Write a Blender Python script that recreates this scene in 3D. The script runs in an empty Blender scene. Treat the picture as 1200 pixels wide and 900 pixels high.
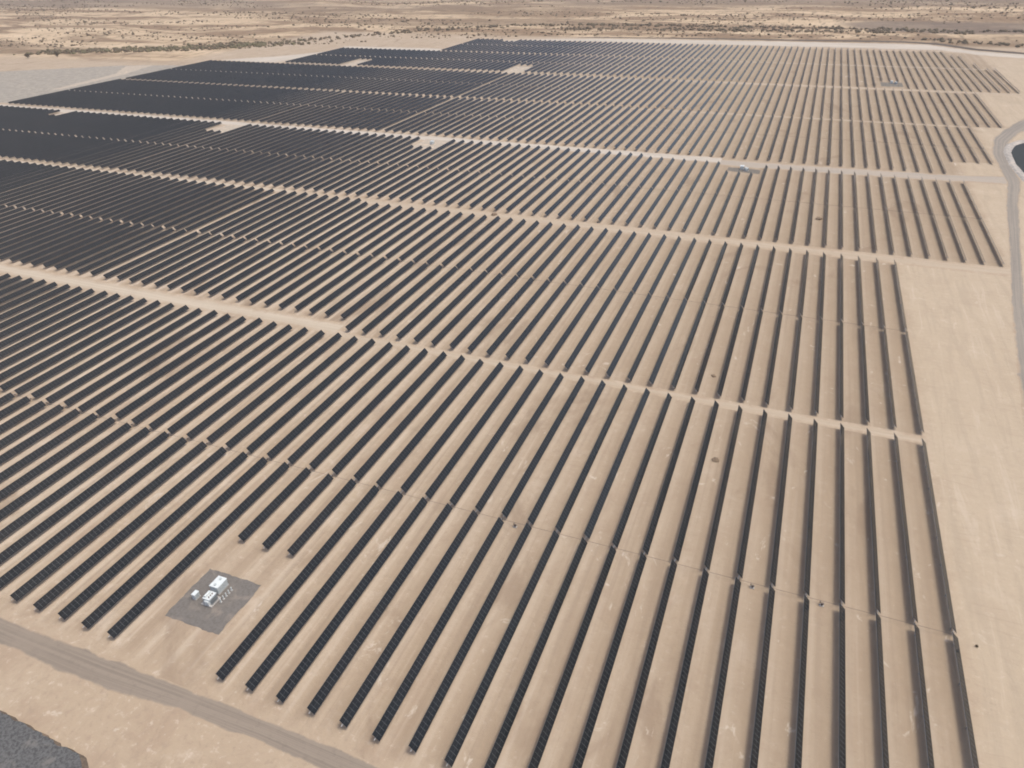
import bpy, bmesh, math, random
import numpy as np
from mathutils import Matrix, Vector, noise as mnoise

random.seed(11)
rng = np.random.default_rng(11)
scene = bpy.context.scene
COL = scene.collection
P = 7.0                 # row spacing in metres; the field plan below is written in row spacings
TUBE_Z = 1.5
TILT = math.radians(47)
WIDTH = 2.0

# ------------------------------------------------------------------ node helpers
class NT:
    def __init__(self, name):
        self.m = bpy.data.materials.new(name)
        self.m.use_nodes = True
        self.t = self.m.node_tree
        self.t.nodes.clear()
        self.out = self.t.nodes.new('ShaderNodeOutputMaterial')
        self.bsdf = self.t.nodes.new('ShaderNodeBsdfPrincipled')
        self.t.links.new(self.bsdf.outputs[0], self.out.inputs[0])

    def n(self, typ, **kw):
        nd = self.t.nodes.new(typ)
        for k, v in kw.items():
            setattr(nd, k, v)
        return nd

    def set(self, sock, v):
        if hasattr(v, 'is_output'):
            self.t.links.new(v, sock)
        elif isinstance(v, (tuple, list)) and len(v) == 3 and sock.type == 'RGBA':
            sock.default_value = (*v, 1)
        else:
            sock.default_value = v

    def math(self, op, a, b=None, c=None, clamp=False):
        nd = self.n('ShaderNodeMath', operation=op, use_clamp=clamp)
        self.set(nd.inputs[0], a)
        if b is not None: self.set(nd.inputs[1], b)
        if c is not None: self.set(nd.inputs[2], c)
        return nd.outputs[0]

    def vmul(self, v, s):
        nd = self.n('ShaderNodeVectorMath', operation='MULTIPLY')
        self.set(nd.inputs[0], v); nd.inputs[1].default_value = s
        return nd.outputs[0]

    def pos(self):
        return self.n('ShaderNodeNewGeometry').outputs['Position']

    def noise(self, vec, scale, detail=4, rough=0.55, dist=0.0):
        nd = self.n('ShaderNodeTexNoise')
        self.set(nd.inputs['Vector'], vec)
        nd.inputs['Scale'].default_value = scale
        nd.inputs['Detail'].default_value = detail
        nd.inputs['Roughness'].default_value = rough
        nd.inputs['Distortion'].default_value = dist
        return nd.outputs[0]

    def step(self, x, lo, hi, a=0.0, b=1.0):
        nd = self.n('ShaderNodeMapRange', interpolation_type='SMOOTHSTEP')
        self.set(nd.inputs[0], x)
        nd.inputs[1].default_value = lo; nd.inputs[2].default_value = hi
        nd.inputs[3].default_value = a; nd.inputs[4].default_value = b
        return nd.outputs[0]

    def mix(self, f, a, b, blend='MIX'):
        nd = self.n('ShaderNodeMix', data_type='RGBA', blend_type=blend)
        self.set(nd.inputs[0], f); self.set(nd.inputs[6], a); self.set(nd.inputs[7], b)
        return nd.outputs[2]

    def xyz(self, v):
        nd = self.n('ShaderNodeSeparateXYZ'); self.set(nd.inputs[0], v)
        return nd.outputs

    def bump(self, h, strength, dist):
        nd = self.n('ShaderNodeBump')
        nd.inputs['Strength'].default_value = strength
        nd.inputs['Distance'].default_value = dist
        self.set(nd.inputs['Height'], h)
        self.t.links.new(nd.outputs[0], self.bsdf.inputs['Normal'])

    def done(self, color, rough=0.9, spec=0.2, metal=0.0):
        self.set(self.bsdf.inputs['Base Color'], color)
        self.set(self.bsdf.inputs['Roughness'], rough)
        self.bsdf.inputs['Specular IOR Level'].default_value = spec
        self.bsdf.inputs['Metallic'].default_value = metal
        return self.m

# ------------------------------------------------------------------ materials
SAND = (0.45, 0.36, 0.262)

def soil_color(k, p, base=SAND):
    """Sandy soil seen from the air, laid out in metres on the ground."""
    big = k.noise(p, 0.012, 5, 0.6, 0.4)
    mid = k.noise(p, 0.09, 6, 0.65, 0.6)
    fine = k.noise(p, 0.55, 6, 0.75)
    c = k.mix(k.step(big, 0.35, 0.68), base, tuple(b * f for b, f in zip(base, (0.92, 0.89, 0.85))))
    c = k.mix(k.math('MULTIPLY', k.step(mid, 0.47, 0.68), 0.6), c, (0.36, 0.268, 0.19))
    c = k.mix(k.math('MULTIPLY', k.step(mid, 0.44, 0.28), 0.6), c, (0.56, 0.465, 0.365))
    c = k.mix(k.math('MULTIPLY', k.step(fine, 0.52, 0.66), 0.6), c, (0.34, 0.26, 0.19))
    c = k.mix(k.math('MULTIPLY', k.step(fine, 0.45, 0.33), 0.6), c, (0.58, 0.48, 0.38))
    return c, fine, mid

def mat_ground():
    k = NT('desert_soil')
    p = k.pos()
    c, fine, mid = soil_color(k, p)
    x, y, z = k.xyz(p)
    # wheel tracks graded along the lanes between the rows (they run north with the rows)
    lane = k.noise(k.vmul(p, (0.75, 0.012, 1)), 1.0, 4, 0.6)
    xe = k.math('SUBTRACT', x, k.math('ADD', k.step(y, 331, 337, 0, 44), k.math('ADD', k.step(y, 507, 513, 0, 21), k.math('ADD', k.step(y, 611, 617, 0, 21), k.step(y, 753, 760, 0, 34)))))
    infield = k.math('MULTIPLY', k.step(xe, 2, -2), k.math('MULTIPLY', k.step(y, 56, 62), k.step(y, 1012, 1000)))
    c = k.mix(k.math('MULTIPLY', k.math('MULTIPLY', k.step(lane, 0.5, 0.66), infield), 0.5), c, (0.30, 0.232, 0.172))
    c = k.mix(k.math('MULTIPLY', k.math('MULTIPLY', k.step(lane, 0.45, 0.33), infield), 0.45), c, (0.54, 0.445, 0.345))
    # each lane: a paler band east of the row, a browner band further over
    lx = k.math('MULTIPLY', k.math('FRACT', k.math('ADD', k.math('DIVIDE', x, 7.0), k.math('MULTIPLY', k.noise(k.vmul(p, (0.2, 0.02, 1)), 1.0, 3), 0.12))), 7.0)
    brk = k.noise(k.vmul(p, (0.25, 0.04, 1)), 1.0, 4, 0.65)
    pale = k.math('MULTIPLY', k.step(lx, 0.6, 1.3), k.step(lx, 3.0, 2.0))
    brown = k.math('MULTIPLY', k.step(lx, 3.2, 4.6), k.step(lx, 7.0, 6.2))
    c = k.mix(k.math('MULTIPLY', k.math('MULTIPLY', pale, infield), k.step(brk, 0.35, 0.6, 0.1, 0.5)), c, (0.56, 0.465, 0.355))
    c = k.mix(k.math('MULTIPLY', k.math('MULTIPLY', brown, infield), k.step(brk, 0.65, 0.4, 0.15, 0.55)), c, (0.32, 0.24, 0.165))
    # eastern and northern blocks: browner dirt, with the lanes' shadow side put into its colour
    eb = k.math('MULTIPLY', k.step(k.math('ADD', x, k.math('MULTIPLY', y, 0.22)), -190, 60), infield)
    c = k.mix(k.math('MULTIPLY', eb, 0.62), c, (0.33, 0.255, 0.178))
    blot = k.noise(k.vmul(p, (1, 0.45, 1)), 0.045, 5, 0.62, 0.8)
    c = k.mix(k.math('MULTIPLY', k.step(blot, 0.57, 0.68), 0.6), c, (0.27, 0.20, 0.14))
    scuff = k.noise(k.vmul(p, (1, 0.6, 1)), 0.16, 5, 0.7, 1.2)
    c = k.mix(k.math('MULTIPLY', k.step(scuff, 0.62, 0.70), 0.6), c, (0.60, 0.52, 0.42))
    # scraped, paler margin east of the rows, with looping wheel marks
    wob = k.noise(p, 0.05, 3)
    east = k.step(k.math('ADD', xe, k.math('MULTIPLY', wob, 8)), 3, 9)
    east = k.math('MULTIPLY', east, k.step(y, 1050, 900))
    c = k.mix(k.math('MULTIPLY', east, 0.55), c, (0.485, 0.398, 0.288))
    es = k.noise(k.vmul(p, (0.30, 0.022, 1)), 1.0, 5, 0.7, 0.6)
    c = k.mix(k.math('MULTIPLY', k.math('MULTIPLY', east, k.step(es, 0.48, 0.62)), 0.35), c, (0.37, 0.30, 0.22))
    c = k.mix(k.math('MULTIPLY', k.math('MULTIPLY', east, k.step(es, 0.44, 0.32)), 0.3), c, (0.60, 0.51, 0.40))
    w = k.n('ShaderNodeTexWave', wave_type='RINGS', rings_direction='Z')
    k.set(w.inputs['Vector'], k.vmul(p, (1, 1, 0)))
    w.inputs['Scale'].default_value = 0.11; w.inputs['Distortion'].default_value = 26
    w.inputs['Detail'].default_value = 2; w.inputs['Detail Scale'].default_value = 0.22
    tr = k.math('MULTIPLY', k.step(w.outputs[1], 0.93, 0.99), k.step(mid, 0.45, 0.6))
    open_ = k.math('MAXIMUM', east, k.step(y, 58, 54))
    c = k.mix(k.math('MULTIPLY', k.math('MULTIPLY', tr, open_), 0.2), c, (0.33, 0.26, 0.19))
    # open desert: streaked washes, darker stony flats
    out = k.math('MAXIMUM', k.step(y, 1045, 1085), k.math('MULTIPLY', k.step(x, -760, -800), k.step(y, 700, 760)))
    st = k.noise(k.vmul(p, (0.35, 1.0, 1)), 0.011, 7, 0.66, 1.1)
    st2 = k.noise(k.vmul(p, (0.3, 1.0, 1)), 0.0042, 5, 0.6, 0.8)
    d = k.mix(k.step(st, 0.44, 0.56), (0.54, 0.41, 0.268), (0.26, 0.178, 0.110))
    d = k.mix(k.math('MULTIPLY', k.step(st, 0.43, 0.30), 0.7), d, (0.64, 0.50, 0.345))
    d = k.mix(k.math('MULTIPLY', k.step(st2, 0.50, 0.62), 0.8), d, (0.225, 0.158, 0.10))
    speck = k.noise(k.vmul(p, (1, 0.3, 1)), 0.10, 5, 0.75)
    d = k.mix(k.math('MULTIPLY', k.step(speck, 0.51, 0.62), 0.65), d, (0.12, 0.09, 0.062))
    # stony dark flats
    far = k.step(k.math('ADD', y, k.math('MULTIPLY', x, -0.15)), 1560, 1720)
    d = k.mix(k.math('MULTIPLY', k.math('MULTIPLY', far, k.step(st2, 0.36, 0.5)), 0.7), d, (0.225, 0.17, 0.122))
    ex = k.math('DIVIDE', k.math('SUBTRACT', x, 130), 150.0)
    ey = k.math('DIVIDE', k.math('SUBTRACT', y, 1300), 110.0)
    el = k.math('ADD', k.math('MULTIPLY', ex, ex), k.math('MULTIPLY', ey, ey))
    el = k.math('ADD', el, k.math('MULTIPLY', st, 1.2))
    d = k.mix(k.math('MULTIPLY', k.step(el, 1.7, 1.2), 0.8), d, (0.17, 0.13, 0.10))
    c = k.mix(out, c, d)
    k.bump(k.math('ADD', k.math('MULTIPLY', fine, 0.5), mid), 0.8, 0.5)
    return k.done(c, 0.95, 0.1)

def mat_road(name, base, worn, edge_to_soil=True, lo=0.6, hi=0.98):
    k = NT(name)
    p = k.pos()
    uv = k.n('ShaderNodeUVMap'); uv.uv_map = 'UVMap'
    u, v, _ = k.xyz(uv.outputs[0])
    soil, fine, mid = soil_color(k, p)
    streak = k.noise(k.vmul(uv.outputs[0], (0.012, 9.0, 1)), 1.0, 4, 0.65)
    c = k.mix(k.step(streak, 0.38, 0.62), base, worn)
    c = k.mix(k.math('MULTIPLY', k.step(fine, 0.5, 0.72), 0.4), c, tuple(b * 0.75 for b in base))
    c = k.mix(k.math('MULTIPLY', k.step(mid, 0.5, 0.7), 0.5), c, worn)
    if edge_to_soil:
        e = k.math('MULTIPLY', k.math('ABSOLUTE', k.math('SUBTRACT', v, 0.5)), 2.0)
        e = k.math('ADD', e, k.math('MULTIPLY', k.math('SUBTRACT', mid, 0.5), 0.9))
        c = k.mix(k.step(e, lo, hi), c, soil)
    k.bump(k.math('ADD', k.math('MULTIPLY', fine, 0.5), streak), 0.4, 0.2)
    return k.done(c, 0.95, 0.1)

def mat_gravel(name, base, scale=1.6, contrast=0.5):
    k = NT(name)
    p = k.pos()
    f = k.noise(p, scale, 6, 0.75)
    g = k.noise(p, 0.25, 5, 0.6, 0.5)
    c = k.mix(k.step(f, 0.4, 0.64), base, tuple(b * (1 - contrast) for b in base))
    c = k.mix(k.math('MULTIPLY', k.step(g, 0.5, 0.68), 0.6), c, (base[0] * 1.5, base[1] * 1.4, base[2] * 1.3))
    k.bump(f, 0.7, 0.15)
    return k.done(c, 0.9, 0.25)

def mat_panel():
    k = NT('solar_glass')
    uv = k.n('ShaderNodeUVMap'); uv.uv_map = 'UVMap'
    u, v, _ = k.xyz(uv.outputs[0])       # u in metres along the row, v in metres across
    fu = k.math('FRACT', k.math('DIVIDE', u, 1.04))
    frame_u = k.math('GREATER_THAN', k.math('ABSOLUTE', k.math('SUBTRACT', fu, 0.5)), 0.467)
    frame_v = k.math('GREATER_THAN', k.math('ABSOLUTE', v), WIDTH / 2 - 0.028)
    split = k.math('LESS_THAN', k.math('ABSOLUTE', v), 0.02)
    frame = k.math('MULTIPLY', frame_u, k.math('LESS_THAN', k.math('ABSOLUTE', v), 0.74))
    rim = frame_v
    cu = k.math('FRACT', k.math('DIVIDE', u, 0.1733))
    cv = k.math('FRACT', k.math('DIVIDE', v, 0.158))
    gaps = k.math('MAXIMUM', k.math('GREATER_THAN', k.math('ABSOLUTE', k.math('SUBTRACT', cu, 0.5)), 0.475),
                  k.math('GREATER_THAN', k.math('ABSOLUTE', k.math('SUBTRACT', cv, 0.5)), 0.475))
    p = k.pos()
    wn = k.n('ShaderNodeTexWhiteNoise', noise_dimensions='2D')
    cb = k.n('ShaderNodeCombineXYZ')
    k.set(cb.inputs[0], k.math('FLOOR', k.math('DIVIDE', u, 1.04)))
    k.set(cb.inputs[1], k.math('FLOOR', k.math('DIVIDE', k.xyz(p)[0], 3.5)))
    k.t.links.new(cb.outputs[0], wn.inputs['Vector'])
    dust = k.noise(p, 0.06, 3)
    cell = k.mix(wn.outputs[0], (0.009, 0.0112, 0.0125), (0.014, 0.0162, 0.018))
    cell = k.mix(k.math('MULTIPLY', k.step(dust, 0.45, 0.75), 0.5), cell, (0.022, 0.020, 0.019))
    c = k.mix(k.math('MULTIPLY', gaps, 0.5), cell, (0.06, 0.065, 0.075))
    c = k.mix(k.math('MULTIPLY', split, 0.7), c, (0.10, 0.10, 0.11))
    c = k.mix(frame, c, (0.10, 0.103, 0.104))
    c = k.mix(rim, c, (0.035, 0.036, 0.038))
    return k.done(c, k.math('ADD', 0.13, k.math('MULTIPLY', frame, 0.25)), 0.18)

def mat_flat(name, base, rough=0.5, metal=0.0, spec=0.4, var=0.12, scale=1.5):
    k = NT(name)
    co = k.n('ShaderNodeTexCoord').outputs['Object']
    n = k.noise(co, scale, 5, 0.65)
    c = k.mix(k.step(n, 0.35, 0.7), base, tuple(b * (1 - var) for b in base))
    n2 = k.noise(k.vmul(co, (2, 2, 0.3)), scale * 2, 4, 0.7)
    c = k.mix(k.math('MULTIPLY', k.step(n2, 0.58, 0.75), var * 1.6), c, (0.38, 0.29, 0.2))
    return k.done(c, rough, spec, metal)

def mat_leaf(name, a, b):
    k = NT(name)
    p = k.pos()
    n = k.noise(p, 0.9, 3)
    n2 = k.noise(p, 0.02, 3)
    c = k.mix(k.step(n, 0.35, 0.65), a, b)
    c = k.mix(k.math('MULTIPLY', k.step(n2, 0.45, 0.6), 0.5), c, (0.12, 0.085, 0.055))
    return k.done(c, 0.85, 0.15)

M = {}
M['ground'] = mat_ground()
M['lane'] = mat_road('bare_lane_soil', (0.52, 0.445, 0.345), (0.46, 0.385, 0.29), lo=0.25, hi=0.95)  # gap soil lightened: the unshaded gaps' brightness put into the colour
M['dim_lane'] = mat_road('trodden_lane_soil', (0.475, 0.392, 0.295), (0.42, 0.338, 0.246), lo=0.15, hi=0.9)
M['pale_lane'] = mat_road('pale_gravel_lane', (0.55, 0.49, 0.41), (0.46, 0.405, 0.335))
M['road'] = mat_road('worn_gravel_road', (0.232, 0.193, 0.153), (0.285, 0.236, 0.185), lo=0.75)
M['grey_road'] = mat_road('grey_gravel_road', (0.25, 0.222, 0.19), (0.32, 0.28, 0.23), lo=0.7)
M['cross_road'] = mat_road('dusty_cross_road', (0.37, 0.325, 0.27), (0.42, 0.355, 0.285), lo=0.6)
M['dark_road'] = mat_road('dark_perimeter_road', (0.095, 0.08, 0.065), (0.13, 0.105, 0.082), edge_to_soil=False)
M['yard'] = mat_gravel('dark_blue_gravel', (0.14, 0.139, 0.135), 1.8, 0.55)
M['yard_rim'] = mat_gravel('brown_shaded_rim', (0.15, 0.115, 0.085), 1.5, 0.4)  # dark brown bank: shade of the raised edge put into its colour
M['pad'] = mat_gravel('grey_pad_gravel', (0.185, 0.168, 0.148), 1.2, 0.22)
M['dark_pad'] = mat_gravel('dark_pad_gravel', (0.19, 0.17, 0.14), 1.2, 0.3)
M['pale_pad'] = mat_gravel('pale_pad_soil', (0.475, 0.405, 0.318), 0.8, 0.25)
M['flat'] = mat_gravel('grey_scraped_flat', (0.335, 0.30, 0.248), 0.12, 0.2)
M['panel'] = mat_panel()
M['backsheet'] = mat_flat('pale_backsheet', (0.66, 0.65, 0.63), 0.7)
M['steel'] = mat_flat('galvanised_steel', (0.46, 0.46, 0.45), 0.5, 0.6, 0.5)
M['rust'] = mat_flat('weathered_drive_steel', (0.16, 0.13, 0.11), 0.6, 0.3)
M['dirt'] = mat_gravel('brown_dirt', (0.25, 0.185, 0.125), 2.0, 0.4)
M['white'] = mat_flat('white_paint', (0.70, 0.74, 0.72), 0.4)
M['offwhite'] = mat_flat('pale_grey_paint', (0.50, 0.54, 0.53), 0.45)
M['fin'] = mat_flat('grey_radiator_paint', (0.40, 0.42, 0.42), 0.5)
M['dark'] = mat_flat('dark_louvre', (0.05, 0.052, 0.055), 0.6)
M['concrete'] = mat_flat('concrete', (0.45, 0.43, 0.40), 0.9)
M['ceramic'] = mat_flat('brown_ceramic', (0.12, 0.06, 0.04), 0.3)
M['water'] = NT('pond_water').done((0.035, 0.037, 0.032), 0.45, 0.05)
M['liner'] = mat_gravel('pale_bank_stone', (0.45, 0.41, 0.36), 0.5, 0.35)
M['scrub'] = mat_leaf('dry_scrub', (0.12, 0.095, 0.06), (0.19, 0.15, 0.095))
M['green'] = mat_leaf('olive_scrub', (0.125, 0.115, 0.06), (0.20, 0.17, 0.095))
M['twig'] = mat_flat('dry_twig', (0.13, 0.09, 0.06), 0.9)

# ------------------------------------------------------------------ object helpers
def link(o, parent=None):
    COL.objects.link(o)
    if parent is not None: o.parent = parent
    return o

def tag(o, label=None, cat=None, group=None, kind=None):
    if label: o['label'] = label
    if cat: o['category'] = cat
    if group: o['group'] = group
    if kind: o['kind'] = kind
    return o

def empty(name, loc=(0, 0, 0), rz=0.0):
    o = bpy.data.objects.new(name, None)
    o.location = loc; o.rotation_euler = (0, 0, rz); o.empty_display_size = 0.5
    return link(o)

class MB:
    def __init__(self): self.bm = bmesh.new()
    def box(self, c, s, bevel=0.0, rz=0.0):
        r = bmesh.ops.create_cube(self.bm, size=1.0)
        vs = r['verts']
        bmesh.ops.scale(self.bm, vec=s, verts=vs)
        if bevel:
            es = list({e for v in vs for e in v.link_edges})
            rb = bmesh.ops.bevel(self.bm, geom=es, offset=bevel, segments=2, affect='EDGES', profile=0.5)
            vs = list({v for f in rb['faces'] for v in f.verts} | {v for v in vs if v.is_valid})
        if rz: bmesh.ops.rotate(self.bm, cent=(0, 0, 0), matrix=Matrix.Rotation(rz, 3, 'Z'), verts=vs)
        bmesh.ops.translate(self.bm, vec=c, verts=vs)
        return self
    def tube(self, a, b, r, n=10, r2=None):
        a, b = Vector(a), Vector(b); d = b - a
        q = Vector((0, 0, 1)).rotation_difference(d).to_matrix().to_4x4()
        bmesh.ops.create_cone(self.bm, cap_ends=True, segments=n, radius1=r, radius2=r if r2 is None else r2,
                              depth=d.length, matrix=Matrix.Translation((a + b) / 2) @ q)
        return self
    def build(self, name, mat, parent=None):
        me = bpy.data.meshes.new(name); self.bm.to_mesh(me); self.bm.free()
        me.materials.append(mat)
        return link(bpy.data.objects.new(name, me), parent)

def copy_tree(o, parent=None):
    c = o.copy(); link(c)
    if parent is not None: c.parent = parent
    for ch in list(o.children): copy_tree(ch, c)
    return c

def jit(x, y, s, amp):
    return amp * (mnoise.noise(Vector((x * s, y * s, 3.3))) + 0.6 * mnoise.noise(Vector((x * s * 3.1, y * s * 3.1, 7.3))))

def strip(name, left, right, z, mat, step=3.0, amp=0.5, kind='structure'):
    """A ground sheet between two polylines (metres) with slightly ragged edges and a UV (metres along, 0..1 across)."""
    def resample(pl, n):
        pl = np.array(pl, float); d = np.r_[0, np.cumsum(np.hypot(*np.diff(pl, axis=0).T))]
        t = np.linspace(0, d[-1], n)
        return np.stack([np.interp(t, d, pl[:, i]) for i in (0, 1)], -1), d[-1]
    L = max(np.hypot(*np.diff(np.array(q, float), axis=0).T).sum() for q in (left, right))
    n = max(2, int(L / step) + 1)
    a, _ = resample(left, n); b, _ = resample(right, n)
    verts, uvs, faces = [], [], []
    W = (0.0, 0.15, 0.5, 0.85, 1.0)
    for i in range(n):
        for w in W:
            q = a[i] * (1 - w) + b[i] * w
            if w in (0.0, 1.0):
                dirv = (b[i] - a[i]) / max(1e-6, np.hypot(*(b[i] - a[i])))
                q = q + dirv * jit(q[0], q[1], 0.23, amp) * (1 if w else -1)
            verts.append((q[0], q[1], z)); uvs.append((L * i / (n - 1), w))
    k = len(W)
    for i in range(n - 1):
        for j in range(k - 1):
            faces.append((i * k + j, (i + 1) * k + j, (i + 1) * k + j + 1, i * k + j + 1))
    me = bpy.data.meshes.new(name); me.from_pydata(verts, [], faces)
    uvl = me.uv_layers.new(name='UVMap')
    for lp in me.loops: uvl.data[lp.index].uv = uvs[lp.vertex_index]
    if me.polygons[0].normal.z < 0: me.flip_normals()
    me.materials.append(mat)
    return tag(link(bpy.data.objects.new(name, me)), kind=kind)

def patch(name, poly, z, mat, amp=0.5, step=1.5, height=0.0, freq=0.5, kind='structure', rim=None, bank=0.5):
    """A ground patch with a ragged outline; with a height it gets sloping sides."""
    poly = [np.array(q, float) for q in poly]
    pts = []
    for i, q in enumerate(poly):
        r = poly[(i + 1) % len(poly)]; d = np.hypot(*(r - q)); n = max(1, int(d / step))
        nv = np.array([(r - q)[1], -(r - q)[0]]) / max(d, 1e-6)
        for j in range(n):
            s = q + (r - q) * j / n
            pts.append(s + nv * jit(s[0], s[1], freq, amp))
    bm = bmesh.new()
    cx = np.mean(pts, axis=0)
    top = [bm.verts.new((q[0], q[1], z + height)) for q in pts]
    f = bm.faces.new(top)
    f.material_index = 0
    if height:
        bot = []
        for q in pts:
            d = (q - cx) / max(1e-6, np.hypot(*(q - cx)))
            bot.append(bm.verts.new((q[0] + d[0] * bank, q[1] + d[1] * bank, z - 0.02)))
        for i in range(len(pts)):
            j = (i + 1) % len(pts)
            g = bm.faces.new((top[i], bot[i], bot[j], top[j])); g.material_index = 1 if rim else 0
    bmesh.ops.triangulate(bm, faces=[f])
    bmesh.ops.recalc_face_normals(bm, faces=bm.faces)
    me = bpy.data.meshes.new(name); bm.to_mesh(me); bm.free()
    if me.polygons[0].normal.z < 0: me.flip_normals()
    me.materials.append(mat)
    if rim: me.materials.append(rim)
    return tag(link(bpy.data.objects.new(name, me)), kind=kind)

def PP(*pts): return [(x * P, y * P) for x, y in pts]

# ------------------------------------------------------------------ camera
F_PX, PITCH, ROLL, YAW = 838.469, 0.559284, -0.023757, -0.383551
CAM = Vector((-6.575357 * P, 0.0, 17.23675 * P + TUBE_Z))
fw = Vector((math.sin(YAW), math.cos(YAW), 0)); rt = Vector((math.cos(YAW), -math.sin(YAW), 0)); up = Vector((0, 0, 1))
f2 = fw * math.cos(PITCH) - up * math.sin(PITCH); u2 = up * math.cos(PITCH) + fw * math.sin(PITCH)
r3 = rt * math.cos(ROLL) + u2 * math.sin(ROLL); u3 = u2 * math.cos(ROLL) - rt * math.sin(ROLL)
cam = bpy.data.cameras.new('camera'); cam.sensor_width = 36.0; cam.lens = 36.0 * F_PX / 1200.0
cam.clip_start = 1.0; cam.clip_end = 40000
co = link(bpy.data.objects.new('camera', cam))
co.matrix_world = Matrix(((r3.x, u3.x, -f2.x, CAM.x), (r3.y, u3.y, -f2.y, CAM.y), (r3.z, u3.z, -f2.z, CAM.z), (0, 0, 0, 1)))
scene.camera = co

def project(pts):
    d = np.asarray(pts, float) - np.array(CAM)
    zz = d @ np.array(f2)
    zz = np.where(zz < 1, np.nan, zz)
    return 600 + F_PX * (d @ np.array(r3)) / zz, 450 - F_PX * (d @ np.array(u3)) / zz

# ------------------------------------------------------------------ light
SUN = Vector((0.36, 0.10, 1.0)).normalized()
elev = math.asin(SUN.z); azim = math.atan2(SUN.x, SUN.y)
w = bpy.data.worlds.new('World'); scene.world = w; w.use_nodes = True
nt = w.node_tree; bg = nt.nodes['Background']
sky = nt.nodes.new('ShaderNodeTexSky'); sky.sky_type = 'NISHITA'; sky.sun_disc = False
sky.sun_elevation = elev; sky.sun_rotation = azim
sky.dust_density = 4.0; sky.air_density = 0.75; sky.ozone_density = 0.6
nt.links.new(sky.outputs[0], bg.inputs[0]); bg.inputs[1].default_value = 0.15
sl = bpy.data.lights.new('sun', 'SUN'); sl.energy = 1.3; sl.angle = math.radians(14.0); sl.color = (1.0, 0.968, 0.868)
so = link(bpy.data.objects.new('sun', sl))
so.rotation_euler = (-SUN).to_track_quat('-Z', 'Y').to_euler(); so.location = (0, 300, 400)

# ------------------------------------------------------------------ ground
def build_ground():
    def axis(lo, hi, flo, fhi, fine, n):
        a = np.arange(flo, fhi + 1, fine)
        left = flo - np.geomspace(fine, flo - lo, n)[::-1]
        right = fhi + np.geomspace(fine, hi - fhi, n)
        return np.concatenate([left, a, right])
    xs = axis(-9000, 9000, -1600, 700, 30, 22)
    ys = axis(-4000, 11000, 1100, 2600, 25, 24)
    verts, faces = [], []
    for y in ys:
        for x in xs:
            ox = max(0, -130 * P - x, x - 30 * P); oy = max(0, y - 160 * P)
            o = min(1.0, math.hypot(ox, oy) / 250)
            o = o * o * (3 - 2 * o)
            z = o * (3.5 * mnoise.fractal(Vector((x * 0.004, y * 0.0065, 1.7)), 1.0, 2.0, 4) - 1.0)
            verts.append((x, y, z))
    nx = len(xs)
    for j in range(len(ys) - 1):
        for i in range(nx - 1):
            faces.append((j * nx + i, j * nx + i + 1, (j + 1) * nx + i + 1, (j + 1) * nx + i))
    me = bpy.data.meshes.new('ground'); me.from_pydata(verts, [], faces)
    me.polygons.foreach_set('use_smooth', [True] * len(faces))
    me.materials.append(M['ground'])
    o = tag(link(bpy.data.objects.new('ground', me)), kind='structure')
    return {'xs': xs, 'ys': ys, 'z': np.array(verts)[:, 2].reshape(len(ys), nx)}
G = build_ground()
def gz(x, y):
    i = int(np.clip(np.searchsorted(G['xs'], x) - 1, 0, len(G['xs']) - 2)); j = int(np.clip(np.searchsorted(G['ys'], y) - 1, 0, len(G['ys']) - 2))
    tx = (x - G['xs'][i]) / (G['xs'][i + 1] - G['xs'][i]); ty = (y - G['ys'][j]) / (G['ys'][j + 1] - G['ys'][j])
    z = G['z']
    return (z[j, i] * (1 - tx) + z[j, i + 1] * tx) * (1 - ty) + (z[j + 1, i] * (1 - tx) + z[j + 1, i + 1] * tx) * ty

# ------------------------------------------------------------------ roads, lanes, pads
strip('service_road', PP((-60, 7.15), (-27, 7.22), (-22.5, 7.22), (-19.7, 7.42), (-17, 7.5), (-12, 7.35), (0, 7.3), (20, 7.2)),
      PP((-60, 8.0), (-27, 8.06), (-22.5, 8.08), (-19.7, 8.1), (-17, 8.1), (-12, 8.05), (0, 8.0), (20, 7.9)), 0.02, M['road'], amp=0.3)
patch('gravel_yard', PP((-44, 5.72), (-24, 5.72), (-22, 5.62), (-20.9, 5.58), (-20.55, 5.35), (-20.4, 4.6), (-21, 3), (-44, 2)), 0.0, M['yard'],
      amp=0.45, step=0.8, height=0.5, freq=0.7, rim=M['yard_rim'], bank=1.4)
lanes = [('access_lane', -130, -27.6, 27.3, 28.6, 'lane'), ('access_lane', -27.6, 0.2, 27.05, 27.7, 'dim_lane'),
         ('access_lane', -130, -45, 47.1, 47.95, 'lane'), ('access_lane', -45, 7, 46.5, 47.95, 'dim_lane'),
         ('access_road', -130, -13, 66.4, 68.35, 'pale_lane'), ('access_lane', -105, 9, 87.0, 87.65, 'dim_lane'),
         ('access_lane', -105, 17, 106.7, 108.15, 'dim_lane'), ('access_lane', -90, 16, 126.4, 127.0, 'lane')]
for nme, x0, x1, y0, y1, m in lanes:
    strip(nme, PP((x0, y0), (x1, y0)), PP((x0, y1), (x1, y1)), 0.02, M[m], amp=0.4)
strip('access_road', PP((-13, 65.7), (-2, 65.9), (6.3, 66.4), (9.6, 66.5)), PP((-13, 67.7), (-2, 67.9), (5.2, 68.2), (9.6, 69.2)), 0.024, M['cross_road'], amp=0.5)
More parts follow.
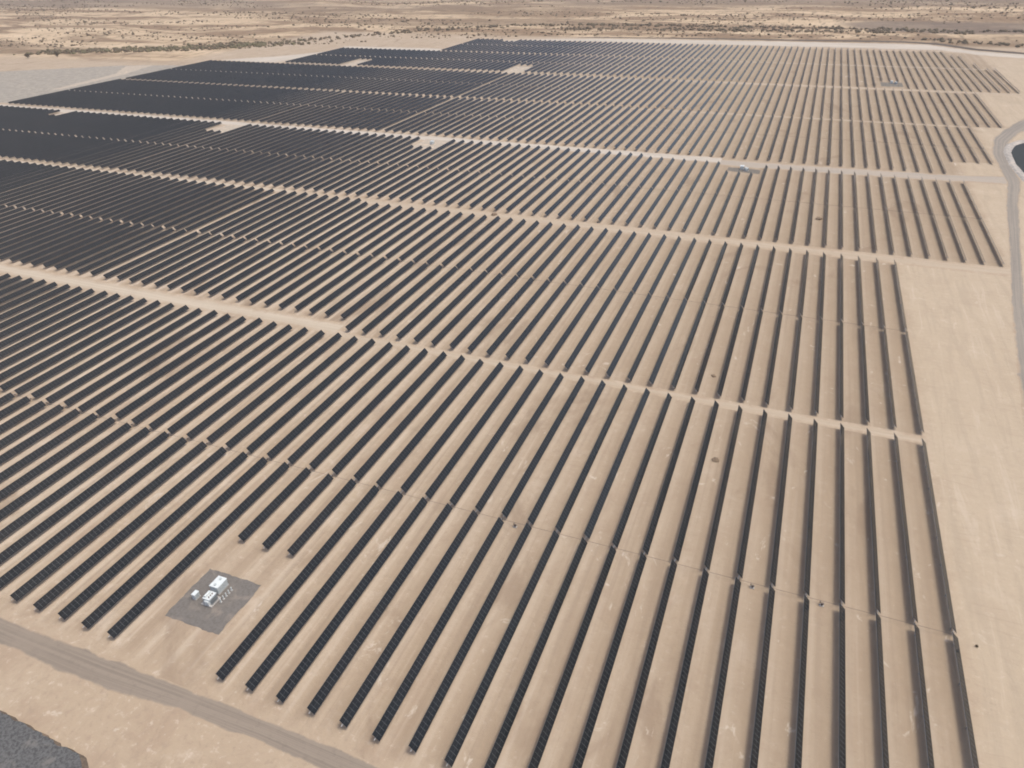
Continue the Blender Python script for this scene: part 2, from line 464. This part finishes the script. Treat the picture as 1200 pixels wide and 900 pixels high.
strip('perimeter_road', PP((2.2, 0), (3.1, 15), (3.95, 29.7), (4.5, 34.2), (5.5, 42), (6.7, 50), (8.2, 61), (9.3, 67.4), (9.33, 70.8), (9.6, 77.3), (10.6, 83), (12.5, 88), (15, 93.6), (22, 101)),
      PP((4.0, 0), (4.6, 15), (5.2, 29.7), (5.5, 34.2), (6.2, 42.2), (7.4, 50.3), (9.1, 61.2), (10.4, 67.7), (10.45, 72.5), (10.9, 77), (11.6, 81), (13.2, 85.5), (15.8, 90), (23, 97)), 0.028, M['grey_road'], amp=0.6)
strip('perimeter_road', PP((-52, 151.8), (-48, 152), (-31.5, 153.4), (-1, 155.2), (7.4, 155.6), (12.5, 153.2), (17, 147.4), (24, 143.8), (45, 138)),
      PP((-52, 152.4), (-48, 153.4), (-31.5, 155), (-1, 157.2), (7.6, 157.6), (13.2, 155.3), (17.9, 149.6), (24.5, 145.9), (45, 140)), 0.028, M['dark_road'], amp=0.5)
strip('bare_strip', PP((-68, 145.3), (-48, 146), (-15, 146), (12, 146), (18, 141), (30, 136)), PP((-62, 146.5), (-48, 151), (-15, 153.5), (11, 154), (17, 146.6), (30, 141.5)), 0.022, M['pale_lane'], amp=0.8)
strip('bare_strip', PP((-106, 108.6), (-97, 115), (-92, 122), (-91.5, 127)), PP((-90.8, 108.6), (-90.8, 115), (-90.8, 122), (-90.8, 127)), 0.024, M['pale_lane'], amp=0.8)
strip('bare_strip', PP((-92, 127.1), (-71, 127.1)), PP((-92, 130.5), (-71.5, 131)), 0.026, M['pale_lane'], amp=0.8)
patch('scraped_flat', PP((-150, 69), (-105.4, 69), (-105.4, 103), (-109, 101.5), (-117, 99.5), (-127, 93), (-140, 84), (-150, 80)), 0.018, M['flat'], amp=3, step=6, freq=0.05)
strip('bare_strip', PP((-108.6, 78), (-111, 92), (-116, 99)), PP((-107.5, 79), (-109, 92), (-112, 101)), 0.03, M['pale_pad'], amp=1.0)
# pond with its stone bank
pond = PP((11.15, 77.2), (11.9, 79.9), (12.9, 81.4), (15, 82.3), (26, 82), (26, 68.6), (12, 68.6), (11.0, 69.3), (10.85, 72.6), (10.95, 75))
bank = PP((10.75, 77.6), (11.5, 80.6), (12.7, 82.4), (15, 83.4), (27, 83), (27, 67.4), (12, 67.5), (10.6, 68.1), (10.5, 72.6), (10.6, 75))
patch('pond_bank', bank, 0.03, M['liner'], amp=0.5, step=2, height=0.5, freq=0.2, bank=1.2)
patch('pond', pond, 0.545, M['water'], amp=0.4, step=2, freq=0.2)
# pads where the rows stop short
patch('gravel_pad', PP((-22.22, 9.82), (-22.24, 11.88), (-20.17, 11.88), (-20.15, 9.82)), 0.03, M['pad'], amp=0.35, step=0.8, freq=0.6)
patch('gravel_pad', PP((-12.1, 64.1), (-12.1, 65.3), (-9.4, 65.2), (-9.4, 63.9)), 0.034, M['dark_pad'], amp=0.3, step=1.0, freq=0.5)
patch('gravel_pad', PP((1.8, 109.4), (1.8, 112.6), (4.4, 112.8), (4.4, 109.6)), 0.034, M['dark_pad'], amp=0.3, step=1.0, freq=0.5)
for x0, x1, y0, y1 in ((-42.4, -39.6, 63.3, 67), (-67.4, -64.6, 63.0, 67), (-92.6, -90.4, 64.2, 67), (-79.2, -77.0, 108, 114.4), (-50.6, -47.8, 108, 114.2), (-64.6, -62.0, 142.2, 145)):
    patch('bare_pad', PP((x0, y0), (x0, y1), (x1, y1), (x1, y0)), 0.036, M['pale_pad'], amp=0.4, step=1.5, freq=0.4)

# ------------------------------------------------------------------ solar rows
ca, sa = math.cos(TILT), math.sin(TILT)
ACROSS = np.array([ca, 0, -sa]); NORM = np.array([sa, 0, ca])
TH = 0.045

def panel_verts(L, y0=0.06):
    """slab: 8 corners, centred on the tube, tilted down towards +x"""
    vs = []
    for off in (0.10, 0.10 + TH):
        for (a, y) in ((-WIDTH / 2, y0), (WIDTH / 2, y0), (WIDTH / 2, L - y0), (-WIDTH / 2, L - y0)):
            q = ACROSS * a + NORM * off
            vs.append((q[0], y, TUBE_Z + q[2]))
    return vs
PF = [(4, 5, 6, 7), (3, 2, 1, 0), (0, 1, 5, 4), (1, 2, 6, 5), (2, 3, 7, 6), (3, 0, 4, 7)]

def panel_mesh(L):
    me = bpy.data.meshes.new('panel_array'); me.from_pydata(panel_verts(L), [], PF)
    uvl = me.uv_layers.new(name='UVMap')
    for lp in me.loops:
        v = me.vertices[lp.vertex_index].co
        uvl.data[lp.index].uv = (v.y, ((v.x) * ca - (v.z - TUBE_Z) * sa))
    me.materials.append(M['panel']); me.materials.append(M['steel']); me.materials.append(M['backsheet'])
    for i, pl in enumerate(me.polygons): pl.material_index = (0, 2)[i] if i < 2 else 1
    return me

def tube_mesh(L, posts=False):
    b = MB()
    b.tube((0, -0.4, TUBE_Z), (0, L + 0.4, TUBE_Z), 0.075, 8)
    if posts:
        for y in np.linspace(1.5, L - 1.5, max(2, int(L / 9) + 1)): b.box((0, y, 0.7), (0.12, 0.16, 1.4))
    me = bpy.data.meshes.new('torque_tube'); b.bm.to_mesh(me); b.bm.free(); me.materials.append(M['steel'])
    return me
def post_mesh():
    b = MB()
    b.box((0, 0, 0.70), (0.02, 0.16, 1.4)); b.box((-0.055, 0, 0.70), (0.09, 0.014, 1.4)); b.box((0.055, 0, 0.70), (0.09, 0.014, 1.4))
    b.box((0, 0, 1.39), (0.22, 0.1, 0.04))
    me = bpy.data.meshes.new('post'); b.bm.to_mesh(me); b.bm.free(); me.materials.append(M['steel'])
    return me
POST = post_mesh()
_pm, _tm, _fm = {}, {}, {}

BANDS = ['nearest', 'second', 'third', 'fourth', 'fifth', 'sixth', 'seventh', 'eighth', 'ninth', 'tenth', 'eleventh', 'twelfth', 'thirteenth', 'fourteenth']
def spans(b, s):
    """(y0, y1) of row s in band b, in row spacings, or None"""
    if b == 0: return (13.15 if s in (-20, -21, -22) else 8.56, 17.13) if s <= 0 else None
    if b == 1: return (17.29, 27.05) if s <= 0 else None
    if b == 2: return (27.72 if s >= -27 else 28.8, 36.9) if s <= 0 else None
    if b == 3: return (37.04, 46.4 if s > -38 else 47.0) if s <= 0 else None
    if b == 4: return (48.0, 56.6) if s <= 6 else None
    if b == 5:
        if s > 6: return None
        t = 65.9 if s > -20 else 66.6
        if -12 <= s <= -10: t = 63.2
        if -42 <= s <= -40: t = 63.3
        if -67 <= s <= -65: t = 63.0
        if -92 <= s <= -91: t = 64.2
        return (56.74, t)
    if b == 6: return None if s > 9 else (72.6 if s > 5 else 68.3, 77.65)
    if b == 7: return None if s > 9 else (77.79, 87.0)
    if b == 8: return None if s > 12 else (87.7, 97.05)
    if b == 9: return None if s > 12 else (97.19, 106.7)
    if b == 10:
        if s > 17 or s < -90: return None
        y = 108.2
        if -79 <= s <= -77 or -50 <= s <= -48: y = 114.4
        if 2 <= s <= 4: y = 113.2
        return (y, 117.1)
    if b == 11: return None if s > 17 or s < -90 else (117.4, 126.4)
    if b == 12:
        if s > 15 or s < -70: return None
        return (127.1, 131.0 if s == 15 else 136.1)
    if b == 13:
        if s > 14 or s < -70: return None
        if s > 12: return (136.4, 139.5)
        return (136.4, 142.0 if -64 <= s <= -62 else 144.3)
def row_x(b, s):
    sh = 0.0
    if b in (2, 3) and s <= -46: sh = 0.2
    if b in (4, 5, 6, 7) and s <= -65: sh = 0.2
    if 6 <= b <= 9 and s <= -49: sh += 0.2
    return (s - sh) * P

rows = []
for b in range(14):
    for s in range(-104, 18):
        sp = spans(b, s)
        if not sp: continue
        x = row_x(b, s); y0, y1 = sp[0] * P, sp[1] * P
        ys = np.linspace(y0, y1, 60)
        e1 = np.stack([np.full(60, x - 0.66), ys, np.full(60, TUBE_Z + 0.7)], -1); e2 = np.stack([np.full(60, x + 0.66), ys, np.full(60, TUBE_Z - 0.7)], -1)
        ax, ay = project(e1); bx, by = project(e2)
        area = 0.0
        with np.errstate(invalid='ignore'):
            inside = (ax > 0) & (ax < 1200) & (ay > 0) & (ay < 900)
        for i in range(59):
            if inside[i] and inside[i + 1]:
                qx = np.array([ax[i], bx[i], bx[i + 1], ax[i + 1]]); qy = np.array([ay[i], by[i], by[i + 1], ay[i + 1]])
                area += 0.5 * abs(np.dot(qx, np.roll(qy, -1)) - np.dot(qy, np.roll(qx, -1)))
        rows.append([b, s, x, y0, y1, area])
order = sorted(range(len(rows)), key=lambda i: -rows[i][5])
single = set(i for i in order[:300] if rows[i][5] > 0)

def ordinal(n):
    return f"{n}{'th' if 10 <= n % 100 <= 20 else {1: 'st', 2: 'nd', 3: 'rd'}.get(n % 10, 'th')}"
first_s = {}
for b, s, *_ in rows: first_s[b] = max(first_s.get(b, -999), s)
near_set = {i for i in single if rows[i][0] <= 1}

def label_for(b, s):
    band = f"{BANDS[b]} band" if b == 0 else f"{BANDS[b]} band from the front"
    n = ordinal(first_s[b] - s + 1)
    if b == 0 and s in (-20, -21, -22):
        return {-20: "shortened dark panel row above the grey equipment pad, rightmost of three stubs",
                -21: "shortened dark panel row above the grey equipment pad, middle of three stubs",
                -22: "shortened dark panel row above the grey equipment pad, leftmost of three stubs"}[s]
    if b == 0 and s == -19: return "long dark panel row passing just right of the grey equipment pad"
    if b == 0 and s == -23: return "long dark panel row passing just left of the grey equipment pad"
    if s == first_s[b]: return f"rightmost dark panel row of the {band}"
    return f"dark panel row, {n} from the right edge in the {band}"

rest = []
for i, (b, s, x, y0, y1, area) in enumerate(rows):
    L = round(y1 - y0, 3)
    if i not in single:
        rest.append((x, y0, L)); continue
    if L not in _pm: _pm[L] = panel_mesh(L); _tm[L] = tube_mesh(L); _fm[L] = tube_mesh(L, True)
    t = empty('solar_panel_row', (x + random.gauss(0, 0.05), y0 + random.gauss(0, 0.18), 0))
    tag(t, label_for(b, s), 'solar panel row', 'long rows of dark solar panels')
    pa = link(bpy.data.objects.new('panel_array', _pm[L]), t)
    th = math.radians(random.gauss(0, 1.3)); pa.rotation_euler = (0, th, 0)
    pa.location = (-TUBE_Z * math.sin(th), 0, TUBE_Z * (1 - math.cos(th)))
    if i in near_set:
        link(bpy.data.objects.new('torque_tube', _tm[L]), t)
        for y in np.linspace(1.5, L - 1.5, max(2, int(L / 9) + 1)):
            o = link(bpy.data.objects.new('post', POST), t); o.location = (0, y, 0)
    else:
        link(bpy.data.objects.new('support_frame', _fm[L]), t)

def rest_mesh():
    V, Fc, UV, MI = [], [], [], []
    for x, y0, L in rest:
        k = len(V)
        pv = panel_verts(L)
        V += [(q[0] + x, q[1] + y0, q[2]) for q in pv]
        for fi, f in enumerate(PF):
            Fc.append(tuple(k + j for j in f)); MI.append((0, 2)[fi] if fi < 2 else 1)
            UV += [(pv[j][1], pv[j][0] * ca - (pv[j][2] - TUBE_Z) * sa) for j in f]
        k = len(V); n = 4
        for y in (y0 - 0.4, y0 + L + 0.4):
            V += [(x - .07, y, TUBE_Z - .07), (x + .07, y, TUBE_Z - .07), (x + .07, y, TUBE_Z + .07), (x - .07, y, TUBE_Z + .07)]
        for j in range(4):
            Fc.append((k + j, k + (j + 1) % 4, k + 4 + (j + 1) % 4, k + 4 + j)); MI.append(1); UV += [(0, 0)] * 4
        for y in np.linspace(y0 + 1.5, y0 + L - 1.5, max(2, int(L / 18) + 1)):
            k = len(V)
            V += [(x - .06, y, 0), (x + .06, y, 0), (x + .06, y, TUBE_Z), (x - .06, y, TUBE_Z)]
            Fc.append((k, k + 1, k + 2, k + 3)); MI.append(1); UV += [(0, 0)] * 4
    me = bpy.data.meshes.new('far_solar_panel_rows'); me.from_pydata(V, [], Fc)
    uvl = me.uv_layers.new(name='UVMap'); uvl.data.foreach_set('uv', np.array(UV, float).ravel())
    me.materials.append(M['panel']); me.materials.append(M['steel']); me.materials.append(M['backsheet'])
    me.polygons.foreach_set('material_index', MI)
    me.update()
    o = link(bpy.data.objects.new('far_solar_panel_rows', me))
    tag(o, 'far rows of dark solar panels merging into one mass across the back and left of the field', 'solar panels', kind='stuff')
rest_mesh()

# the linked drive shafts that cross the rows in the gap of each block
drive = [(17.21, 0.03, -104, 'nearest gap, below the bare lane'), (36.97, 0.03, -104, 'second gap, beyond the bare lane'), (56.68, 6.03, -104, 'third gap, before the pale road'), (77.72, 9.03, -104, 'gap beyond the pale road')]
for yy, s1, s0, where in drive:
    b = MB(); b.tube((s0 * P, yy * P, 0.95), (s1 * P, yy * P, 0.95), 0.04, 6)
    for s in range(s0, int(math.floor(s1)) + 1):
        b.box((s * P, yy * P, 1.12), (0.26, 0.28, 0.45))
    tag(b.build('drive_shaft', M['rust'], None), f"thin dark drive shaft crossing all rows in the {where}", 'drive shaft', 'drive shafts linking the rows')

# ------------------------------------------------------------------ drive motors
def make_motor():
    t = empty('drive_motor')
    MB().box((0, 0, 0.12), (1.3, 1.0, 0.24), 0.03).build('concrete_base', M['concrete'], t)
    b = MB(); b.tube((-0.35, 0, 0.85), (0.5, 0, 0.85), 0.3, 14); b.box((0.0, 0, 0.42), (0.5, 0.45, 0.4)); b.build('motor_housing', M['rust'], t)
    MB().box((-0.55, 0.3, 0.95), (0.22, 0.4, 0.8), 0.02).build('control_box', M['rust'], t)
    return t
mots = [(-5.6, 'small dark drive motor on the nearest shaft, leftmost of the three'), (-3.5, 'small dark drive motor on the nearest shaft, rightmost of the three'), (-4.5, 'small dark drive motor on the nearest shaft, middle one of the three')]
m0 = make_motor()
mpos = [(-13.5, 17.27), (-3.52, 17.27), (-5.55, 17.27)]
for i, (q, (_, lab)) in enumerate(zip(mpos, mots)):
    o = m0 if i == 0 else copy_tree(m0)
    o.location = (q[0] * P, q[1] * P - 0.9, 0); o.scale = (0.7, 0.7, 0.8)
    tag(o, lab, 'drive motor', 'drive motors between the rows')

# ------------------------------------------------------------------ inverter equipment
def make_inverter():
    t = empty('inverter_cabinet')
    MB().box((0, 0, 0.12), (2.5, 3.4, 0.24), 0.03).build('plinth', M['concrete'], t)
    body = MB().box((0, 0, 1.44), (2.3, 3.2, 2.4), 0.04).build('body', M['white'], t)
    MB().box((0, 0, 2.70), (2.44, 3.34, 0.12), 0.03).build('roof', M['white'], t)
    for y in (-1.05, 0.0, 1.05):
        d = MB().box((1.165, y, 1.42), (0.03, 0.96, 2.1), 0.01).build('door', M['offwhite'], t)
        MB().box((1.20, y + 0.36, 1.4), (0.04, 0.05, 0.26)).build('handle', M['dark'], d)
    for y in (-0.8, 0.8):
        b = MB()
        for z in np.linspace(0.6, 2.2, 11): b.box((-1.165, y, z), (0.03, 1.2, 0.09))
        b.build('louvre', M['dark'], t)
    for y in (-0.9, 0.9): MB().tube((0.0, y, 2.76), (0.0, y, 3.0), 0.32, 16).build('vent', M['offwhite'], t)
    return t
INV_S = (0.95, 0.95, 0.75)
def make_transformer():
    t = empty('transformer')
    MB().box((0, 0, 0.12), (3.2, 3.4, 0.24), 0.03).build('plinth', M['concrete'], t)
    MB().box((0, 0, 1.25), (1.9, 2.4, 2.0), 0.08).build('tank', M['offwhite'], t)
    MB().box((0, 0, 2.31), (2.1, 2.6, 0.12), 0.03).build('lid', M['white'], t)
    for sx in (-1, 1):
        b = MB()
        for y in np.linspace(-0.95, 0.95, 9): b.box((sx * 1.22, y, 1.2), (0.5, 0.06, 1.5))
        b.build('radiator', M['fin'], t)
    for y in (-0.6, 0, 0.6):
        b = MB(); b.tube((0.4, y, 2.37), (0.4, y, 2.85), 0.1, 10, 0.05)
        for z in (2.45, 2.57, 2.69): b.tube((0.4, y, z), (0.4, y, z + 0.04), 0.14, 10)
        b.build('bushing', M['ceramic'], t)
    b = MB(); b.tube((-0.6, -0.9, 2.75), (-0.6, 0.9, 2.75), 0.28, 14); b.box((-0.6, -0.6, 2.45), (0.1, 0.1, 0.2)); b.box((-0.6, 0.6, 2.45), (0.1, 0.1, 0.2))
    b.build('conservator', M['white'], t)
    MB().box((0.3, -1.45, 1.1), (1.3, 0.5, 1.6), 0.03).build('terminal_box', M['white'], t)
    return t
def make_box():
    t = empty('electrical_box')
    MB().box((0, 0, 0.08), (1.1, 1.5, 0.16), 0.02).build('plinth', M['concrete'], t)
    MB().box((0, 0, 0.81), (0.9, 1.3, 1.3), 0.03).build('body', M['white'], t)
    MB().box((0.465, 0, 0.80), (0.03, 1.1, 1.1), 0.01).build('door', M['offwhite'], t)
    MB().box((0, 0, 1.50), (1.04, 1.44, 0.08), 0.02).build('roof', M['white'], t)
    return t
def make_bollard():
    t = empty('bollard')
    MB().tube((0, 0, 0), (0, 0, 1.0), 0.13, 12).tube((0, 0, 1.0), (0, 0, 1.08), 0.13, 12, 0.06).build('post', M['white'], t)
    MB().box((0, 0, 0.06), (0.5, 0.5, 0.12), 0.02).build('footing', M['concrete'], t)
    return t
inv = make_inverter(); inv.location = (-21.34 * P, 11.30 * P, 0.04); inv.scale = INV_S
tag(inv, 'white louvred inverter cabinet on the near gravel pad, behind the transformer', 'inverter', 'inverter cabinets on the pads')
tr = make_transformer(); tr.location = (-21.25 * P, 10.79 * P, 0.04); tr.scale = (0.9, 0.9, 0.75)
tag(tr, 'pale grey finned transformer on the near gravel pad, in front of the inverter cabinet', 'transformer', 'transformers on the pads')
eb = make_box(); eb.location = (-21.78 * P, 10.74 * P, 0.04)
tag(eb, 'small white electrical box standing left of the transformer on the near pad', 'electrical box')
bo0 = make_bollard()
names = ['nearest the transformer', 'second from the transformer', 'middle of five', 'second from the far end', 'at the far end']
for i in range(5):
    o = bo0 if i == 0 else copy_tree(bo0)
    o.location = (-20.93 * P, (10.86 + 0.125 * i) * P, 0.04)
    tag(o, f"short white bollard right of the inverter cabinet, {names[i]}", 'bollard', 'white bollards on the near pad')
for (x, y, lab) in ((-10.95, 65.0, 'white inverter cabinet on the dark pad beside the grey cross road'), (3.1, 112.0, 'white inverter cabinet on the far dark pad near the top right'),
                    (-40.9, 65.3, 'white inverter cabinet on the pale bare pad left of centre')):
    o = copy_tree(inv); o.location = (x * P, y * P, 0.04); tag(o, lab)
for (x, y, lab) in ((-10.55, 64.6, 'transformer right of the cabinet on the dark pad beside the grey cross road'), (3.6, 111.6, 'transformer right of the cabinet on the far dark pad near the top right')):
    o = copy_tree(tr); o.location = (x * P, y * P, 0.04); tag(o, lab)

# ------------------------------------------------------------------ shrubs
def leaf_cloud(n, r, h, size):
    V, Fc = [], []
    for _ in range(n):
        d = rng.normal(size=3); d /= np.linalg.norm(d)
        rad = rng.random() ** 0.45
        lump = 0.75 + 0.4 * mnoise.noise(Vector(d * 1.7) + Vector((n * .1, r, h)))
        c = np.array([d[0] * r * rad * lump, d[1] * r * rad * lump, h * 0.5 + d[2] * h * 0.5 * rad * lump])
        c[2] = max(0.06, c[2])
        a = rng.normal(size=3); a /= np.linalg.norm(a); q = np.cross(a, rng.normal(size=3)); q /= np.linalg.norm(q)
        s = size * (0.6 + 0.8 * rng.random())
        k = len(V)
        V += [tuple(c + a * s), tuple(c + q * s * 0.6), tuple(c - a * s), tuple(c - q * s * 0.6)]
        Fc.append((k, k + 1, k + 2, k + 3))
    return V, Fc
def make_shrub(name, loc, r, h, mat, label, cat='shrub', group=None):
    t = empty(name, loc)
    V, Fc = leaf_cloud(260, r, h, 0.16 * r)
    me = bpy.data.meshes.new('crown'); me.from_pydata(V, [], Fc); me.materials.append(mat)
    link(bpy.data.objects.new('crown', me), t)
    b = MB()
    for k in range(6):
        a = k * 1.05 + rng.random(); b.tube((0, 0, 0), (math.cos(a) * r * .6, math.sin(a) * r * .6, h * (.5 + .3 * rng.random())), 0.05 * r, 5, 0.015 * r)
    b.build('stems', M['twig'], t)
    return tag(t, label, cat, group)
def make_pile(loc, r, h, label):
    bm = bmesh.new(); bmesh.ops.create_icosphere(bm, subdivisions=3, radius=1.0)
    for v in bm.verts:
        n_ = 1 + 0.45 * mnoise.noise(v.co * 1.6 + Vector(loc) * 0.1) + 0.15 * mnoise.noise(v.co * 5)
        v.co = Vector((v.co.x * r * n_, v.co.y * r * 1.3 * n_, max(-0.02, v.co.z) * h * n_))
    me = bpy.data.meshes.new('dirt_pile'); bm.to_mesh(me); bm.free(); me.materials.append(M['dirt'])
    o = link(bpy.data.objects.new('dirt_pile', me)); o.location = loc
    return tag(o, label, 'dirt pile', 'piles of brown dirt left in the lanes')
make_pile((-7.5 * P, 23.3 * P, 0), 0.9, 0.5, 'brown dirt pile between two rows right of centre')
make_pile((-4.48 * P, 53.6 * P, 0), 1.5, 0.9, 'brown dirt pile among the rows below the grey cross road')
make_pile((-26.8 * P, 47.4 * P, 0), 1.6, 0.9, 'brown dirt pile in the bare lane above the middle of the field')
make_pile((-8.45 * P, 29.6 * P, 0), 0.7, 0.4, 'small brown dirt pile just above the bare lane, right of centre')
make_shrub('desert_shrub', (0.62 * P, 17.1 * P, 0), 0.45, 0.5, M['scrub'], 'tiny dark shrub just outside the right edge of the nearest rows')
make_shrub('desert_tree', (-144 * P, 102.8 * P, 0), 4.5, 6.0, M['scrub'], 'dark lone bush at the far left edge beyond the grey flat', 'bush')
make_shrub('desert_tree', (-139 * P, 105 * P, 0), 4.0, 8.0, M['scrub'], 'dark upright bush beyond the grey flat, right of the lone bush', 'bush')

# scrub of the open desert
def ico():
    bm = bmesh.new(); bmesh.ops.create_icosphere(bm, subdivisions=1, radius=1.0)
    v = np.array([q.co[:] for q in bm.verts]); f = [[x.index for x in g.verts] for g in bm.faces]; bm.free()
    return v, np.array(f)
IV, IF = ico()
def scrub(name, pts, mat, label):
    V, Fc = [], []
    k = 0
    for x, y, r, h in pts:
        jv = IV * (1 + 0.55 * (rng.random((len(IV), 1)) - 0.5))
        z = gz(x, y)
        V.append(jv * np.array([r, r, h]) + np.array([x, y, z + h * 0.35])); Fc.append(IF + k); k += len(IV)
    V = np.concatenate(V); Fc = np.concatenate(Fc)
    me = bpy.data.meshes.new(name); me.from_pydata(V.tolist(), [], Fc.tolist()); me.materials.append(mat)
    tag(link(bpy.data.objects.new(name, me)), label, 'scrub', kind='stuff')
def in_desert(x, y):
    if y > 158 * P + max(0, (x / P - 8)) * 1.0 * 0: pass
    px, py = x / P, y / P
    lim = np.interp(px, [-420, -160, -150, -143, -119, -100, -90, -60, -48, 8, 13, 18, 24, 60], [98, 104, 106, 108, 117, 130, 138, 153, 155.5, 160, 158, 152, 148, 140])
    return py > lim
pts, gpts = [], []
while len(pts) < 13000:
    y = 700 + (2600 - 700) * rng.random() ** 1.2
    x = -3000 + 3800 * rng.random()
    if not in_desert(x, y): continue
    sx, sy = project([(x, y, 0)])
    if not (-120 < sx[0] < 1320 and sy[0] > -30): continue
    d = mnoise.fractal(Vector((x * 0.0032, y * 0.011, 5.1)), 1.0, 2.0, 4)
    if d < 0.05 + 0.35 * (rng.random() - 0.5): continue
    r = 0.7 + 1.7 * rng.random() ** 2
    pts.append((x, y, r, r * (0.55 + 0.3 * rng.random())))
# washes lined with denser brush
washes = [[(-150, 107.5), (-132, 113), (-119, 121), (-104, 132)], [(-150, 110), (-128, 118), (-112, 131)], [(-108, 135), (-92, 155), (-72, 172), (-40, 176), (-5, 178), (20, 172)],
          [(-60, 166), (-30, 170), (6, 171)], [(8, 160), (18, 157), (30, 153)], [(3, 178), (25, 178), (45, 172)]]
for wi, wl in enumerate(washes):
    wl = np.array(wl) * P; seg = np.hypot(*np.diff(wl, axis=0).T); tot = seg.sum(); cum = np.r_[0, np.cumsum(seg)]
    for _ in range(int(tot * (1.1 if wi < 2 else 0.55))):
        t = rng.random() * tot
        x = np.interp(t, cum, wl[:, 0]) + rng.normal() * 9; y = np.interp(t, cum, wl[:, 1]) + rng.normal() * (14 if wi < 2 else 9)
        if not in_desert(x, y): continue
        r = 0.9 + 2.3 * rng.random() ** 1.5
        (gpts if wi < 2 and rng.random() < .6 else pts).append((x, y, r, r * 0.8))
scrub('desert_scrub', pts, M['scrub'], 'dry brown scrub dotted over the open desert beyond the field')
scrub('olive_brush', gpts, M['green'], 'olive green brush lining the wash at the far left')

# ------------------------------------------------------------------ desert air
hb = MB(); hb.box((0, 3500, 62), (18400, 15400, 140))
hm = bpy.data.materials.new('desert_air'); hm.use_nodes = True; hm.node_tree.nodes.clear()
ho = hm.node_tree.nodes.new('ShaderNodeOutputMaterial'); hv = hm.node_tree.nodes.new('ShaderNodeVolumePrincipled')
hv.inputs['Color'].default_value = (0.95, 0.94, 0.92, 1); hv.inputs['Density'].default_value = 0.0001
hm.node_tree.links.new(hv.outputs[0], ho.inputs['Volume'])
tag(hb.build('haze', hm), kind='stuff')

# ------------------------------------------------------------------ render settings
scene.view_settings.view_transform = 'Standard'; scene.view_settings.look = 'None'
scene.view_settings.exposure = 0.36; scene.view_settings.gamma = 1.0
scene.render.engine = 'CYCLES'
scene.cycles.max_bounces = 6; scene.cycles.diffuse_bounces = 4; scene.cycles.glossy_bounces = 2
scene.cycles.use_denoising = True; scene.cycles.denoiser = 'OPENIMAGEDENOISE'; scene.cycles.denoising_input_passes = 'RGB_ALBEDO_NORMAL'
scene.cycles.filter_width = 1.9
